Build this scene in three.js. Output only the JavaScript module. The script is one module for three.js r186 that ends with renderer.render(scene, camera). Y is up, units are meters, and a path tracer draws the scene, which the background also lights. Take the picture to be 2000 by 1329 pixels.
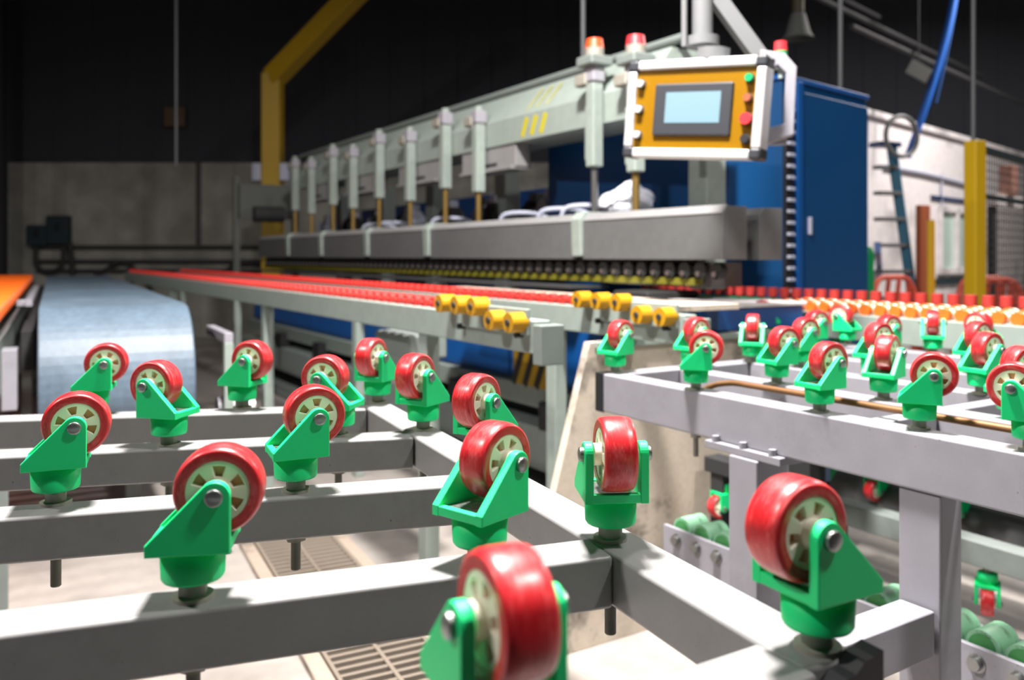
import * as THREE from 'three';
import { RoundedBoxGeometry } from 'three/addons/geometries/RoundedBoxGeometry.js';
import { mergeGeometries } from 'three/addons/utils/BufferGeometryUtils.js';
import { RectAreaLightUniformsLib } from 'three/addons/lights/RectAreaLightUniformsLib.js';

// ---------------------------------------------------------------- camera, exposure, lamps
const scene = new THREE.Scene();
scene.background = new THREE.Color(0x000000);
const camera = new THREE.PerspectiveCamera(2 * Math.atan(664.5 / 1650) * 180 / Math.PI, 2000 / 1329, 0.05, 60);
camera.position.set(0, 1.2, 0);
camera.setViewOffset(2000, 1329, 0, 164.5, 2000, 1329);   // lens shifted down, so uprights stay upright
camera.focus = 1.0;
camera.userData.fStop = 4.4;
const renderer = new THREE.WebGLRenderer();
renderer.toneMapping = THREE.LinearToneMapping;
renderer.toneMappingExposure = 3.9;
renderer.shadowMap.enabled = true;
RectAreaLightUniformsLib.init();
const LAMPS = [                                           // x, height, z, strength of each lamp
  [-0.1, 4.1, -1.75, 360, 'high bay lamp hung low over the two caster tables'],
  [-4.3, 5.4, -0.3, 210, 'high bay lamp hung at the left of the viewer'],
  [2.6, 5.4, -0.4, 130, 'high bay lamp hung at the right of the viewer'],
  [5.7, 4.7, -7.6, 200, 'high bay lamp hung in front of the white office'],
];

// ---------------------------------------------------------------- helpers
function rng(seed) { return () => { seed |= 0; seed = seed + 0x6D2B79F5 | 0; let t = Math.imul(seed ^ seed >>> 15, 1 | seed); t = t + Math.imul(t ^ t >>> 7, 61 | t) ^ t; return ((t ^ t >>> 14) >>> 0) / 4294967296; }; }
const R = rng(7);
const D2R = Math.PI / 180;
const TH = 32 * D2R, TC = Math.cos(TH), TS = Math.sin(TH);            // the machine line runs 32 degrees left of straight ahead
const mf = (s, t) => [s * TC - t * TS, -(s * TS + t * TC)];           // s across the line, t along it
const TH2 = 28.5 * D2R, BC = Math.cos(TH2), BS = Math.sin(TH2);       // the belt at the left
const bf = (s, t) => [s * BC - t * BS, -(s * BS + t * BC)];
const used = {};
function numbered(n) { const k = used[n] = (used[n] ?? -1) + 1; return k ? `${n}_${String(k).padStart(3, '0')}` : n; }
function sh(o) { o.castShadow = true; o.receiveShadow = true; return o; }
function tag(o, label, category, group) { o.userData.label = label; o.userData.category = category; if (group) o.userData.group = group; return o; }
function thing(name, label, category, pos, ry = 0, group) {
  const g = new THREE.Group(); g.name = numbered(name); g.position.set(...pos); g.rotation.y = ry; scene.add(g);
  return tag(g, label, category, group);
}
function part(parent, name, geo, mat, pos, rot) {
  const m = sh(new THREE.Mesh(geo, mat)); m.name = name;
  if (pos) m.position.set(...pos);
  if (rot) m.rotation.set(...rot);
  parent.add(m); return m;
}
function solo(name, label, category, geo, mat, pos, ry = 0, group) {
  const m = part(scene, numbered(name), geo, mat, pos, [0, ry, 0]); return tag(m, label, category, group);
}
function struct(name, geo, mat, pos, rot) { const m = part(scene, name, geo, mat, pos, rot); m.userData.kind = 'structure'; return m; }
function uvm(geo) {                                                    // uv in metres, by the way each face looks
  const g = geo.index ? geo.toNonIndexed() : geo; const p = g.attributes.position, n = g.attributes.normal;
  const uv = new Float32Array(p.count * 2);
  for (let i = 0; i < p.count; i++) {
    const f = i - i % 3; let ax = 0, ay = 0, az = 0;
    for (let k = 0; k < 3; k++) { ax += n.getX(f + k); ay += n.getY(f + k); az += n.getZ(f + k); }
    ax = Math.abs(ax); ay = Math.abs(ay); az = Math.abs(az);
    const x = p.getX(i), y = p.getY(i), z = p.getZ(i);
    if (ay >= ax && ay >= az) { uv[2 * i] = x; uv[2 * i + 1] = z; } else if (ax >= az) { uv[2 * i] = z; uv[2 * i + 1] = y; } else { uv[2 * i] = x; uv[2 * i + 1] = y; }
  }
  g.setAttribute('uv', new THREE.BufferAttribute(uv, 2)); return g;
}
const cache = new Map();
function bx(w, h, d, r = 0.003, seg = 1) {
  const k = [w, h, d, r, seg].join();
  if (!cache.has(k)) cache.set(k, uvm(r > 0 ? new RoundedBoxGeometry(w, h, d, seg, Math.min(r, w / 2.1, h / 2.1, d / 2.1)) : new THREE.BoxGeometry(w, h, d)));
  return cache.get(k);
}
const cyl = (r, h, n = 20, r2 = r) => new THREE.CylinderGeometry(r2, r, h, n);
const cylX = (r, h, n = 20) => cyl(r, h, n).rotateZ(Math.PI / 2);
const cylZ = (r, h, n = 20) => cyl(r, h, n).rotateX(Math.PI / 2);
const tube = (pts, r, n = 24, m = 8) => new THREE.TubeGeometry(new THREE.CatmullRomCurve3(pts.map((p) => new THREE.Vector3(...p)), false, 'centripetal'), n, r, m);
function join(list) { return mergeGeometries(list.map((g) => { const q = g.index ? g.toNonIndexed() : g.clone(); for (const a of Object.keys(q.attributes)) if (!['position', 'normal', 'uv'].includes(a)) q.deleteAttribute(a); return q; })); }
const move = (g, x, y, z) => g.clone().translate(x, y, z);
function extr(pts, depth, bevel = 0) {                                 // outline in xy, thickness centred on z
  const s = new THREE.Shape(pts.map((p) => new THREE.Vector2(...p)));
  const g = new THREE.ExtrudeGeometry(s, { depth: depth - 2 * bevel, bevelEnabled: bevel > 0, bevelThickness: bevel, bevelSize: bevel, bevelOffset: -bevel, bevelSegments: 2, curveSegments: 10 });
  return uvm(g.translate(0, 0, -depth / 2 + bevel));
}
function bar(parent, name, a, b, w, h, mat, r = 0.003) {               // square bar between two points of the parent
  const A = new THREE.Vector3(...a), B = new THREE.Vector3(...b), L = A.distanceTo(B);
  const m = part(parent, name, bx(w, h, +L.toFixed(4), r), mat); m.position.copy(A).add(B).multiplyScalar(0.5);
  m.lookAt(parent === scene ? B : B.clone().applyMatrix4(parent.matrixWorld)); return m;
}

// ---------------------------------------------------------------- textures
function noiseTile(size, cells, seed) {
  const r = rng(seed), g = new Float32Array(cells * cells).map(() => r()), out = new Float32Array(size * size);
  for (let y = 0; y < size; y++) for (let x = 0; x < size; x++) {
    const fx = x / size * cells, fy = y / size * cells, x0 = Math.floor(fx), y0 = Math.floor(fy); let u = fx - x0, v = fy - y0; u = u * u * (3 - 2 * u); v = v * v * (3 - 2 * v);
    const at = (a, b) => g[(b % cells) * cells + a % cells];
    out[y * size + x] = (at(x0, y0) * (1 - u) + at(x0 + 1, y0) * u) * (1 - v) + (at(x0, y0 + 1) * (1 - u) + at(x0 + 1, y0 + 1) * u) * v;
  } return out;
}
function tex(size, fn, rep = [1, 1], srgb = true) {
  const d = new Uint8Array(size * size * 4);
  for (let y = 0; y < size; y++) for (let x = 0; x < size; x++) { const c = fn(x, y, y * size + x); for (let k = 0; k < 3; k++) d[(y * size + x) * 4 + k] = Math.max(0, Math.min(255, c[k] * 255)); d[(y * size + x) * 4 + 3] = 255; }
  const t = new THREE.DataTexture(d, size, size); t.wrapS = t.wrapT = THREE.RepeatWrapping; t.magFilter = THREE.LinearFilter; t.minFilter = THREE.LinearFilter; t.repeat.set(...rep);
  if (srgb) t.colorSpace = THREE.SRGBColorSpace; t.needsUpdate = true; return t;
}
const n4 = noiseTile(512, 4, 1), n16 = noiseTile(512, 16, 2), n64 = noiseTile(512, 64, 3), n200 = noiseTile(512, 200, 4);
// paint: slight mottling, dark specks and a few rust chips
const paintTex = (() => {
  const spots = new Float32Array(512 * 512), rust = new Float32Array(512 * 512), r = rng(11);
  for (let k = 0; k < 60; k++) { const cx = r() * 512, cy = r() * 512, rad = 0.5 + r() * r() * 1.3, a = 0.1 + r() * 0.4, ru = r() < 0.3; for (let y = -4; y <= 4; y++) for (let x = -4; x <= 4; x++) { const q = Math.hypot(x, y) / rad; if (q < 1) { const i = ((cy + y + 512 | 0) % 512) * 512 + (cx + x + 512 | 0) % 512; (ru ? rust : spots)[i] = a; } } }
  return tex(512, (x, y, i) => { const m = 0.95 + 0.04 * n16[i] + 0.02 * n200[i] - (n4[i] > 0.72 ? 0.03 * n64[i] : 0); const s = 1 - spots[i], q = rust[i]; return [m * s * (1 - q * 0.3), m * s * (1 - q * 0.55), m * s * (1 - q * 0.7)]; }, [2.2, 2.2]);
})();
const treadTex = (() => {                                               // scuffs running round the tread; u goes round, v across
  const str = new Float32Array(512 * 512), r = rng(5);
  for (let k = 0; k < 150; k++) { const y0 = r() * 512, x0 = r() * 512, L = 12 + r() * r() * 190, w = 0.6 + r() * 1.6, a = 0.1 + r() * 0.4, sl = (r() - 0.5) * 0.12; for (let x = 0; x < L; x++) for (let y = -2; y <= 2; y++) { if (Math.abs(y) > w) continue; const i = ((y0 + y + sl * x + 1024 | 0) % 512) * 512 + (x0 + x | 0) % 512; str[i] = Math.max(str[i], a * Math.sin(Math.PI * x / L) * (0.5 + n200[i] * 0.8)); } }
  return tex(512, (x, y, i) => { const band = noiseBand(y), dust = Math.max(0, n16[i] * 0.45 + n64[i] * 0.35 + band * 0.4 - 0.46) * 0.8; const a = Math.min(0.75, str[i] * 1.1 + dust * 1.5 + 0.06), k = 0.95 + 0.1 * n64[i]; return [(0.8 * k) * (1 - a) + 0.9 * a, 0.11 * k * (1 - a) + 0.58 * a, 0.15 * k * (1 - a) + 0.56 * a]; }, [1, 1]);
  function noiseBand(y) { return n16[y * 512 + 7]; }
})();
const beltTex = tex(512, (x, y, i) => { const m = 0.8 + 0.22 * n4[i] * n16[i] + 0.08 * n64[i] + 0.07 * n200[i]; return [m * 0.9, m * 0.96, m]; }, [1.1, 0.9]);
const floorTex = tex(512, (x, y, i) => { const st = Math.max(0, n4[i] * 0.6 + n16[i] * 0.4 - 0.62) * 0.9; const m = 0.93 + 0.05 * n64[i] + 0.03 * n200[i] - st; return [m, m * 0.985, m * 0.97]; }, [0.35, 0.35]);
const wallTex = tex(512, (x, y, i) => { const panel = 0.86 + 0.14 * n16[(x >> 5 << 5) % 512 * 3 % 512]; const m = panel * (0.84 + 0.16 * n16[i] + 0.06 * n64[i]); return [m, m, m * 0.98]; }, [0.28, 0.28]);
const sheetTex = tex(512, (x, y, i) => { const st = Math.max(0, n4[i] * 0.55 + n16[i] * 0.35 + n64[i] * 0.2 - 0.66) * 1.3; const m = 0.94 + 0.06 * n64[i] - st; return [m, m * 0.98, m * 0.95]; }, [1.4, 1.4]);
const steelTex = tex(256, (x, y) => { const i = y * 2 * 512 + x * 2; const m = 0.75 + 0.25 * n64[i] + 0.15 * (n200[i] - 0.5); return [m, m, m]; }, [6, 6]);
const grindTex = tex(256, (x, y) => { const i = y * 2 * 512 + x * 2; const m = 0.55 + 0.45 * n16[i] * n64[i] * 2; return [m, m, m]; }, [1, 1], false);

// ---------------------------------------------------------------- materials
const mat = (hex, rough = 0.5, metal = 0, o = {}) => new THREE.MeshStandardMaterial({ color: hex, roughness: rough, metalness: metal, ...o });
const M = {
  white: mat(0x88898b, 0.42, 0, { map: paintTex }),
  whiteB: mat(0x94949e, 0.42, 0, { map: paintTex }),
  grey: mat(0x788280, 0.5, 0, { map: paintTex }),
  pale: mat(0x8f9c97, 0.5, 0, { map: paintTex }),
  stain: mat(0x606365, 0.5, 0.1, { map: paintTex }),
  green: new THREE.MeshPhysicalMaterial({ color: 0x00d880, roughness: 0.5 }),
  tread: new THREE.MeshPhysicalMaterial({ color: 0xf0e0e0, map: treadTex, roughness: 0.34, clearcoat: 0.25, clearcoatRoughness: 0.25 }),
  hub: new THREE.MeshPhysicalMaterial({ color: 0xfff9ea, roughness: 0.5, transmission: 0.3, thickness: 0 }), web: mat(0xdb9670, 0.6),
  zinc: mat(0xa9acac, 0.34, 0.9, { map: steelTex }), dzinc: mat(0xa8a69c, 0.55, 0.1, { map: steelTex }),
  black: mat(0x18181b, 0.55), rubber: mat(0x1d1f20, 0.7), tape: mat(0x1b1c22, 0.5),
  floor: mat(0xa3a09e, 0.55, 0, { map: floorTex }), frameSteel: mat(0xb9aea6, 0.5, 0.3, { map: sheetTex }),
  grate: mat(0x8d8378, 0.6, 0.35), pit: mat(0x1c1915, 0.95),
  belt: mat(0x6d7a87, 0.5, 0, { map: beltTex, bumpMap: beltTex, bumpScale: 0.0006 }),
  wall: mat(0xa3a3a0, 0.9, 0, { map: wallTex }), clad: mat(0x33363d, 0.9), ceil: mat(0x101012, 0.95), dark: mat(0x26282a, 0.8),
  yellow: mat(0xa5860a, 0.5), amber: new THREE.MeshPhysicalMaterial({ color: 0x866004, roughness: 0.3, clearcoat: 0.8, clearcoatRoughness: 0.12 }),
  blue: mat(0x033f70, 0.42), blueD: mat(0x042c5c, 0.45), blueL: mat(0x0a4c90, 0.4),
  roller: mat(0xd8342f, 0.45), cap: mat(0xab322e, 0.5), orange: mat(0xf26a1e, 0.5), yroller: mat(0xb8880f, 0.45),
  beige: mat(0xc9c2ba, 0.6, 0, { map: sheetTex }), mint: mat(0x86c2a4, 0.5, 0, { map: sheetTex }), mintE: mat(0x3f8a4c, 0.6),
  brass: mat(0xa58a50, 0.35, 0.8), copper: mat(0x84603f, 0.42, 0.45), alu: mat(0xd4d6da, 0.35, 0.35),
  bezel: mat(0x33363c, 0.4), screen: mat(0x6a8694, 0.15, 0, { emissive: 0xb9d3e2, emissiveIntensity: 0.03 }),
  office: mat(0xdddce2, 0.7, 0, { map: floorTex }), wood: mat(0x8f4a2a, 0.6), redPl: mat(0xc2523e, 0.5),
  hose: mat(0x1560c0, 0.45), hoseG: mat(0x55585c, 0.5), cloth: mat(0xd4d8e4, 0.9), lilac: mat(0xaab0c4, 0.5),
  greenF: mat(0x0e7a4a, 0.5), orangeCap: mat(0xf0501e, 0.4), redLens: mat(0xd8323a, 0.35), greenLens: mat(0x18a060, 0.35),
  glassy: mat(0xb8cfc6, 0.1, 0.1), poleGrey: mat(0x6c6f72, 0.5), dim: mat(0x26272a, 0.8), farGrey: mat(0x4c504e, 0.7), ylw: mat(0xb8b01a, 0.5), cable: mat(0x2a2b2c, 0.7), pipe: mat(0x3c3d3c, 0.7), boxBlue: mat(0x1e3038, 0.6),
};

// ---------------------------------------------------------------- the hall
struct('floor', uvm(new THREE.BoxGeometry(26, 0.2, 21)), M.floor, [1, -0.1, -4]);
struct('ceiling', new THREE.BoxGeometry(26, 0.2, 21), M.ceil, [1, 6.6, -4]);
struct('wall_back', uvm(new THREE.BoxGeometry(26, 2.58, 0.2)), M.wall, [1, 1.29, -12.6]);
const clad = struct('wall_back_cladding', new THREE.BoxGeometry(26, 3.92, 0.16), M.clad, [1, 4.54, -12.6]);
for (let k = 0; k < 52; k++) part(clad, 'rib', bx(0.1, 3.9, 0.02, 0.008), M.clad, [-12.75 + k * 0.5, 0, 0.085]);
struct('wall_left', new THREE.BoxGeometry(0.2, 6.7, 21), M.clad, [-11.9, 3.25, -4]);
struct('wall_right', new THREE.BoxGeometry(0.2, 6.7, 21), M.clad, [13.9, 3.25, -4]);
struct('wall_front', new THREE.BoxGeometry(26, 6.7, 0.2), M.clad, [1, 3.25, 6.4]);
for (const [x, y, z, power, label] of LAMPS) {
  const g = thing('high_bay_lamp', label, 'lamp', [x, y, z]);
  part(g, 'housing', cyl(0.1, 0.22, 16), M.dark, [0, 0.3, 0]);
  part(g, 'reflector', new THREE.LatheGeometry([[0.1, 0.2], [0.2, 0.17], [0.32, 0.0], [0.33, 0.0], [0.21, 0.18], [0.1, 0.21]].map((p) => new THREE.Vector2(...p)), 24), M.alu, [0, 0, 0]);
  part(g, 'stem', cyl(0.015, 6.1 - y, 8), M.dark, [0, 0.4 + (6.1 - y) / 2, 0]);
  part(g, 'diffuser_light', cyl(0.2, 0.01, 24), mat(0xffffff, 0.5, 0, { emissive: 0xfff6ec, emissiveIntensity: 6 }), [0, 0.02, 0]);
  const l = new THREE.RectAreaLight(0xfff7f0, power, 0.36, 0.36); l.position.set(0, 0.0, 0); l.rotation.x = -Math.PI / 2; g.add(l);
}

solo('added_dark_mat', 'added dark floor mat out of view that cuts light bounced off the floor', 'mat', bx(9, 0.012, 4.7, 0.004), M.rubber, [0.5, 0.007, 2.1]);  // added out of view to keep floor bounce off the beam fronts
// ---------------------------------------------------------------- casters
const plateOutline = (() => {
  const ax = 0.0225, ay = 0.094, r = 0.0125, tip = [-0.0325, 0.056], pts = [[-0.0325, 0.0465], [0.035, 0.0465], [0.035, ay]];
  const dx = tip[0] - ax, dy = tip[1] - ay, L = Math.hypot(dx, dy), a0 = Math.atan2(dy, dx) - Math.acos(r / L);
  const end = a0 < 0 ? a0 + 2 * Math.PI : a0;
  for (let k = 1; k <= 10; k++) { const a = end * k / 10; pts.push([ax + r * Math.cos(a), ay + r * Math.sin(a)]); }
  pts.push(tip); return pts;
})();
const sidePlate = extr(plateOutline, 0.009, 0.0012);
const forkGeo = join([
  move(sidePlate, 0, 0, 0.028), move(sidePlate, 0, 0, -0.028),
  move(bx(0.0655, 0.005, 0.05, 0.001), 0.0008, 0.0492, 0),
  move(bx(0.008, 0.0092, 0.049, 0.0012), -0.0283, 0.0512, 0), move(bx(0.008, 0.0092, 0.049, 0.0012), 0.0308, 0.0512, 0),
  uvm(new THREE.LatheGeometry([[0, 0.0175], [0.0225, 0.0175], [0.0248, 0.0182], [0.0262, 0.0205], [0.0273, 0.0467], [0, 0.0467]].map((p) => new THREE.Vector2(...p)), 40)),
]);
const treadGeo = new THREE.LatheGeometry([[0.0262, -0.0158], [0.0335, -0.0165], [0.0358, -0.0152], [0.0371, -0.011], [0.0375, -0.005], [0.0375, 0.005], [0.0371, 0.011], [0.0358, 0.0152], [0.0335, 0.0165], [0.0262, 0.0158]].map((p) => new THREE.Vector2(...p)), 56).rotateX(Math.PI / 2);
const hubGeo = (() => {
  const s = new THREE.Shape(); s.absarc(0, 0, 0.0268, 0, 2 * Math.PI);
  for (let k = 0; k < 6; k++) { const a = k * Math.PI / 3 + 0.1, w1 = 0.245, w2 = 0.21, p = new THREE.Path(); const q = (r, b) => [r * Math.cos(b), r * Math.sin(b)];
    p.moveTo(...q(0.0222, a - w1)); p.lineTo(...q(0.0222, a)); p.lineTo(...q(0.0222, a + w1)); p.lineTo(...q(0.0128, a + w2)); p.lineTo(...q(0.0128, a - w2)); p.closePath(); s.holes.push(p); }
  const face = new THREE.ExtrudeGeometry(s, { depth: 0.0085, bevelEnabled: true, bevelThickness: 0.0006, bevelSize: 0.0006, bevelOffset: -0.0006, bevelSegments: 1, curveSegments: 28 });
  return join([move(face, 0, 0, 0.0062), face.clone().rotateY(Math.PI).translate(0, 0, -0.0062), cylZ(0.011, 0.044, 20)]);
})();
const webGeo = cylZ(0.0262, 0.019, 32);
const boltGeo = join([cylZ(0.0074, 0.0032, 24).translate(0, 0, 0.0016), new THREE.SphereGeometry(0.0074, 20, 6, 0, 2 * Math.PI, 0, Math.PI / 2).scale(1, 0.3, 1).rotateX(Math.PI / 2).translate(0, 0, 0.0032)]);
const nutGeo = join([cyl(0.0125, 0.0105, 6).translate(0, 0.0088, 0), cyl(0.0112, 0.006, 20).translate(0, 0.0168, 0)]);
const washerGeo = cyl(0.0175, 0.0036, 28).translate(0, 0.0018, 0);
const studGeo = (() => { const p = [[0.0001, -0.098], [0.0052, -0.098]]; for (let k = 0; k < 30; k++) { const y = -0.0965 + k * 0.0016; p.push([0.0062, y], [0.0052, y + 0.0008]); } p.push([0.0052, 0.004], [0.0001, 0.004]); return new THREE.LatheGeometry(p.map((q) => new THREE.Vector2(...q)), 12); })();
const underNutGeo = cyl(0.0125, 0.009, 6);
const floorPlateGeo = bx(0.05, 0.0025, 0.045, 0.0008);
function makeCaster() {
  const g = new THREE.Group();
  part(g, 'fork', forkGeo, M.green);
  const w = part(g, 'wheel', treadGeo, M.tread, [0.0225, 0.094, 0]); w.rotation.z = 0;
  part(w, 'hub', hubGeo, M.hub); part(w, 'web', webGeo, M.web);
  part(g, 'axle_bolt', boltGeo, M.zinc, [0.0225, 0.094, 0.0325]); part(g, 'axle_bolt', boltGeo, M.zinc, [0.0225, 0.094, -0.0325], [0, Math.PI, 0]);
  part(g, 'mounting_plate', floorPlateGeo, M.zinc, [0.001, 0.0527, 0]);
  part(g, 'nut', nutGeo, M.dzinc); part(g, 'washer', washerGeo, M.dzinc);
  part(g, 'stud', studGeo, M.dzinc); part(g, 'lower_nut', underNutGeo, M.dzinc, [0, -0.0565, 0]);
  return g;
}
const proto = makeCaster();
const TOP = 0.906;
function caster(x, y, z, deg, label, group, flip, noStud) {
  const g = proto.clone(); g.name = numbered('caster'); g.position.set(x, y, z); g.rotation.y = deg * D2R; if (flip) g.rotation.z = Math.PI;
  g.children.find((c) => c.name === 'wheel').rotation.z = R() * 6;
  if (noStud) for (const n of ['lower_nut', 'stud']) g.remove(g.children.find((c) => c.name === n));
  tag(g, label, 'caster', group); scene.add(g); return g;
}
const GA = 'green casters bolted wheel up on the near left table', GB = 'green casters bolted wheel up on the right table';
[
  [-0.0125, -0.4915, -65, 'nearest green caster, blurred red wheel seen edge on at the bottom edge of the picture'],
  [-0.274, -0.726, 10, 'green caster on the nearest full cross beam at left, round red wheel in profile'],
  [-0.541, -1.002, 22, 'green caster at the far left of the second cross beam, wheel in profile'],
  [-0.778, -1.57, 17, 'small green caster in front of the grey belt, leftmost on the last cross beam'],
  [-0.532, -1.311, 167, 'green caster with fork opening to the right, right below the grey belt'],
  [-0.52, -1.628, -16, 'green caster on the last cross beam just right of the grey belt'],
  [-0.284, -1.382, 168, 'green caster half hidden behind the caster in the middle of the second beam'],
  [-0.27, -1.055, 25, 'green caster in the middle of the second cross beam with polished bolt head'],
  [-0.269, -1.69, 247, 'green caster on the far corner of the near left table'],
  [-0.15, -1.427, 240, 'green caster on the edge beam, next in front of the far corner caster'],
  [-0.036, -1.186, 235, 'green caster on the edge beam whose fork hides behind a nearer red wheel'],
  [-0.031, -0.813, 50, 'green caster with open fork towards the viewer directly behind the nearest one'],
  [0.102, -0.876, -85, 'green caster seen square from behind on the edge beam, scratched tread edge on'],
  [0.229, -0.633, 208, 'large shiny green caster on the near right corner above the black tape'],
].forEach(([x, z, a, l], i) => caster(x, i ? TOP : TOP, z, a, l, GA, false, i === 10 || i === 8));
[
  [0.26, -2.128, 45, 'green caster on the black taped far corner of the right table'],
  [0.471, -2.225, 38, 'green caster on the far end beam partly hidden by a wheel in profile'],
  [0.403, -1.852, -15, 'green caster with wheel in profile on the front beam where the copper tube starts'],
  [0.666, -2.343, 68, 'green caster on the far end beam with wheel facing the viewer edge on'],
  [0.94, -3.10, 190, 'small far green caster behind the far end beam with fork to the right'],
  [0.608, -1.94, 27, 'green caster in the second row of the right table, second from its far end'],
  [0.757, -2.225, 27, 'green caster in the third row, half hidden by the caster before it'],
  [0.896, -2.529, 27, 'far green caster of the fourth row showing only the top of its wheel'],
  [0.579, -1.59, 27, 'green caster on the front beam over the middle of the copper tube'],
  [0.759, -1.726, 47, 'green caster in the middle of the right table, open fork towards the viewer'],
  [0.878, -2.058, 27, 'green caster in the third row peeking out left behind the middle one'],
  [1.022, -2.327, 27, 'far green caster of the fourth row, only the wheel top seen behind two others'],
  [1.107, -2.788, 129, 'far green caster with fork opening to the right in front of the orange wheels'],
  [1.259, -2.527, 63, 'far green caster seen square on, narrow wheel between both fork sides'],
  [0.692, -1.435, -27, 'green caster with large wheel in full profile on the front beam at right'],
  [0.9986, -1.799, 28, 'green caster with scuffed tread right of the large wheel in profile'],
  [1.15, -2.109, 28, 'green caster just behind the scuffed one at the right of the table'],
  [1.367, -2.436, 120, 'far green caster with fork to the right near the right edge of the picture'],
  [0.901, -1.521, 20, 'green caster behind the one cut off by the right edge of the picture'],
  [0.7866, -1.279, 140, 'green caster cut off by the right edge of the picture'],
].forEach(([x, z, a, l], i) => { const c = caster(x, TOP, z, a, l, GB, false, i !== 2); if (i === 2) for (const q of c.children) if (q.name === 'stud') q.position.y = -0.048; else if (q.name === 'lower_nut') q.position.y = -0.0995; });

// ---------------------------------------------------------------- the near left table
{
  const t = thing('caster_table_frame', 'white welded tube frame in the foreground that carries casters on its cross beams', 'table', [0, 0, 0]);
  const tubeBeam = (name, a, b, w = 0.057, h = 0.052, y = TOP, m = M.white) => { const dx = b[0] - a[0], dd = b[1] - a[1], L = Math.hypot(dx, dd); return part(t, name, bx(+L.toFixed(3), h, w, 0.0045, 2), m, [(a[0] + b[0]) / 2, y - h / 2, -(a[1] + b[1]) / 2], [0, Math.atan2(dd, dx), 0]); };
  const edgeX = (d) => 0.197 - (d - 0.688) * 0.472;
  tubeBeam('edge_beam', [edgeX(0.612), 0.612], [edgeX(1.722), 1.722]);
  tubeBeam('edge_beam', [-0.42 - 0.472 * 0.35, 0.35], [-0.42 - 0.472 * 1.6, 1.6]);
  const cross = [[0.118, 0.569, 30.7], [0.072, 0.8475, 19.3], [-0.073, 1.1106, 15.6], [-0.25, 1.377, 12.8], [-0.282, 1.65, 10.2]];
  for (const [x, d, ang] of cross) {
    const k = Math.tan(ang * D2R);
    // ends where it meets the two long beams
    let xr = 0; for (let i = 0, xx = x; i < 30; i++) { xr = edgeX(d + (xx - x) * k) - 0.0285; xx = xr; }
    let xl = 0; for (let i = 0, xx = x - 0.7; i < 30; i++) { xl = -0.42 - 0.472 * (d + (xx - x) * k) + 0.0285; xx = xl; }
    tubeBeam('cross_beam', [xl, d + (xl - x) * k], [xr, d + (xr - x) * k]);
  }
  for (const [x, d] of [[-0.42 - 0.472 * 1.5, 1.5], [-0.42 - 0.472 * 0.4, 0.4], [edgeX(0.66) , 0.66]]) part(t, 'leg', bx(0.05, 0.853, 0.05), M.white, [x, 0.4265, -d], [0, 25.3 * D2R, 0]);
  // torn black tape round the near corner
  const tp = []; const top = [-0.03, -0.022, -0.02, -0.013, -0.012, -0.004, -0.003, 0.0];
  tp.push([-0.031, -0.056], [0.031, -0.056]); for (let k = 7; k >= 0; k--) tp.push([-0.031 + 0.062 * k / 7, 0.009 + top[k]]);
  const a = 25.3 * D2R; const tapeAt = (dd) => [edgeX(dd), TOP, -dd];
  const tape = part(t, 'tape', extr(tp, 0.02, 0), M.tape, tapeAt(0.6055), [0, a, 0]); tape.userData.label = 'torn black tape';
}

// ---------------------------------------------------------------- the right table
{
  const o = mf(1.335, 1.66), t = thing('caster_table_frame', 'white tube frame at right on square legs with one black taped corner', 'table', [o[0], 0, o[1]], TH);
  const L = (s, tt) => [s - 1.335, -(tt - 1.66)];
  const long = (s, h, t0 = 1.63, t1 = 0.2) => { const [x, z0] = L(s, t0), [, z1] = L(s, t1); part(t, 'long_beam', bx(0.056, h, +(z1 - z0).toFixed(3), 0.0045, 2), M.whiteB, [x, TOP - h / 2, (z0 + z1) / 2]); };
  long(1.335, 0.095, 1.692); long(1.56, 0.05); long(1.82, 0.05); long(2.1, 0.05); long(2.43, 0.05, 2.2);
  { const [x0, z] = L(1.363, 1.66), [x1] = L(2.372, 1.66); part(t, 'end_beam', bx(+(x1 - x0).toFixed(3), 0.05, 0.056, 0.0045, 2), M.whiteB, [(x0 + x1) / 2, TOP - 0.025, z]); }
  for (const tt of [0.95, 0.3]) for (const [a, b] of [[1.363, 1.532], [1.588, 1.792], [1.848, 2.072], [2.128, 2.372]]) { const [x0, z] = L(a, tt), [x1] = L(b, tt); part(t, 'cross_beam', bx(+(x1 - x0).toFixed(3), 0.05, 0.04), M.whiteB, [(x0 + x1) / 2, TOP - 0.03, z]); }
  const tape = part(t, 'tape', bx(0.0585, 0.098, 0.034, 0.002), M.tape, [0, TOP - 0.0475, -0.018]); tape.userData.label = 'black tape round the corner';
  const legAt = (s, tt, h, w = 0.078) => { const [x, z] = L(s, tt); const l = part(t, 'leg', bx(w, h, 0.075, 0.004), M.whiteB, [x, h / 2, z]); return l; };
  legAt(1.335, 1.19, 0.795, 0.095); legAt(1.345, 0.83, 0.81, 0.062); legAt(2.4, 1.5, 0.855); legAt(2.4, 0.45, 0.855);
  { const [x, z] = L(1.33, 1.2); const p = part(t, 'mounting_plate', bx(0.075, 0.016, 0.2, 0.002), M.whiteB, [x, 0.803, z]);
    for (const k of [-0.075, 0, 0.075]) part(p, 'bolt', cyl(0.008, 0.02, 6), M.whiteB, [-0.03, 0.01, k]); }
  { const [x, z] = L(1.06, 0.83); part(t, 'stretcher', bx(0.5, 0.075, 0.062, 0.004), M.whiteB, [x, 0.585, z]); const [x2, z2] = L(0.83, 0.83); part(t, 'leg', bx(0.06, 0.545, 0.06), M.whiteB, [x2, 0.2735, z2]); }
}
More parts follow.
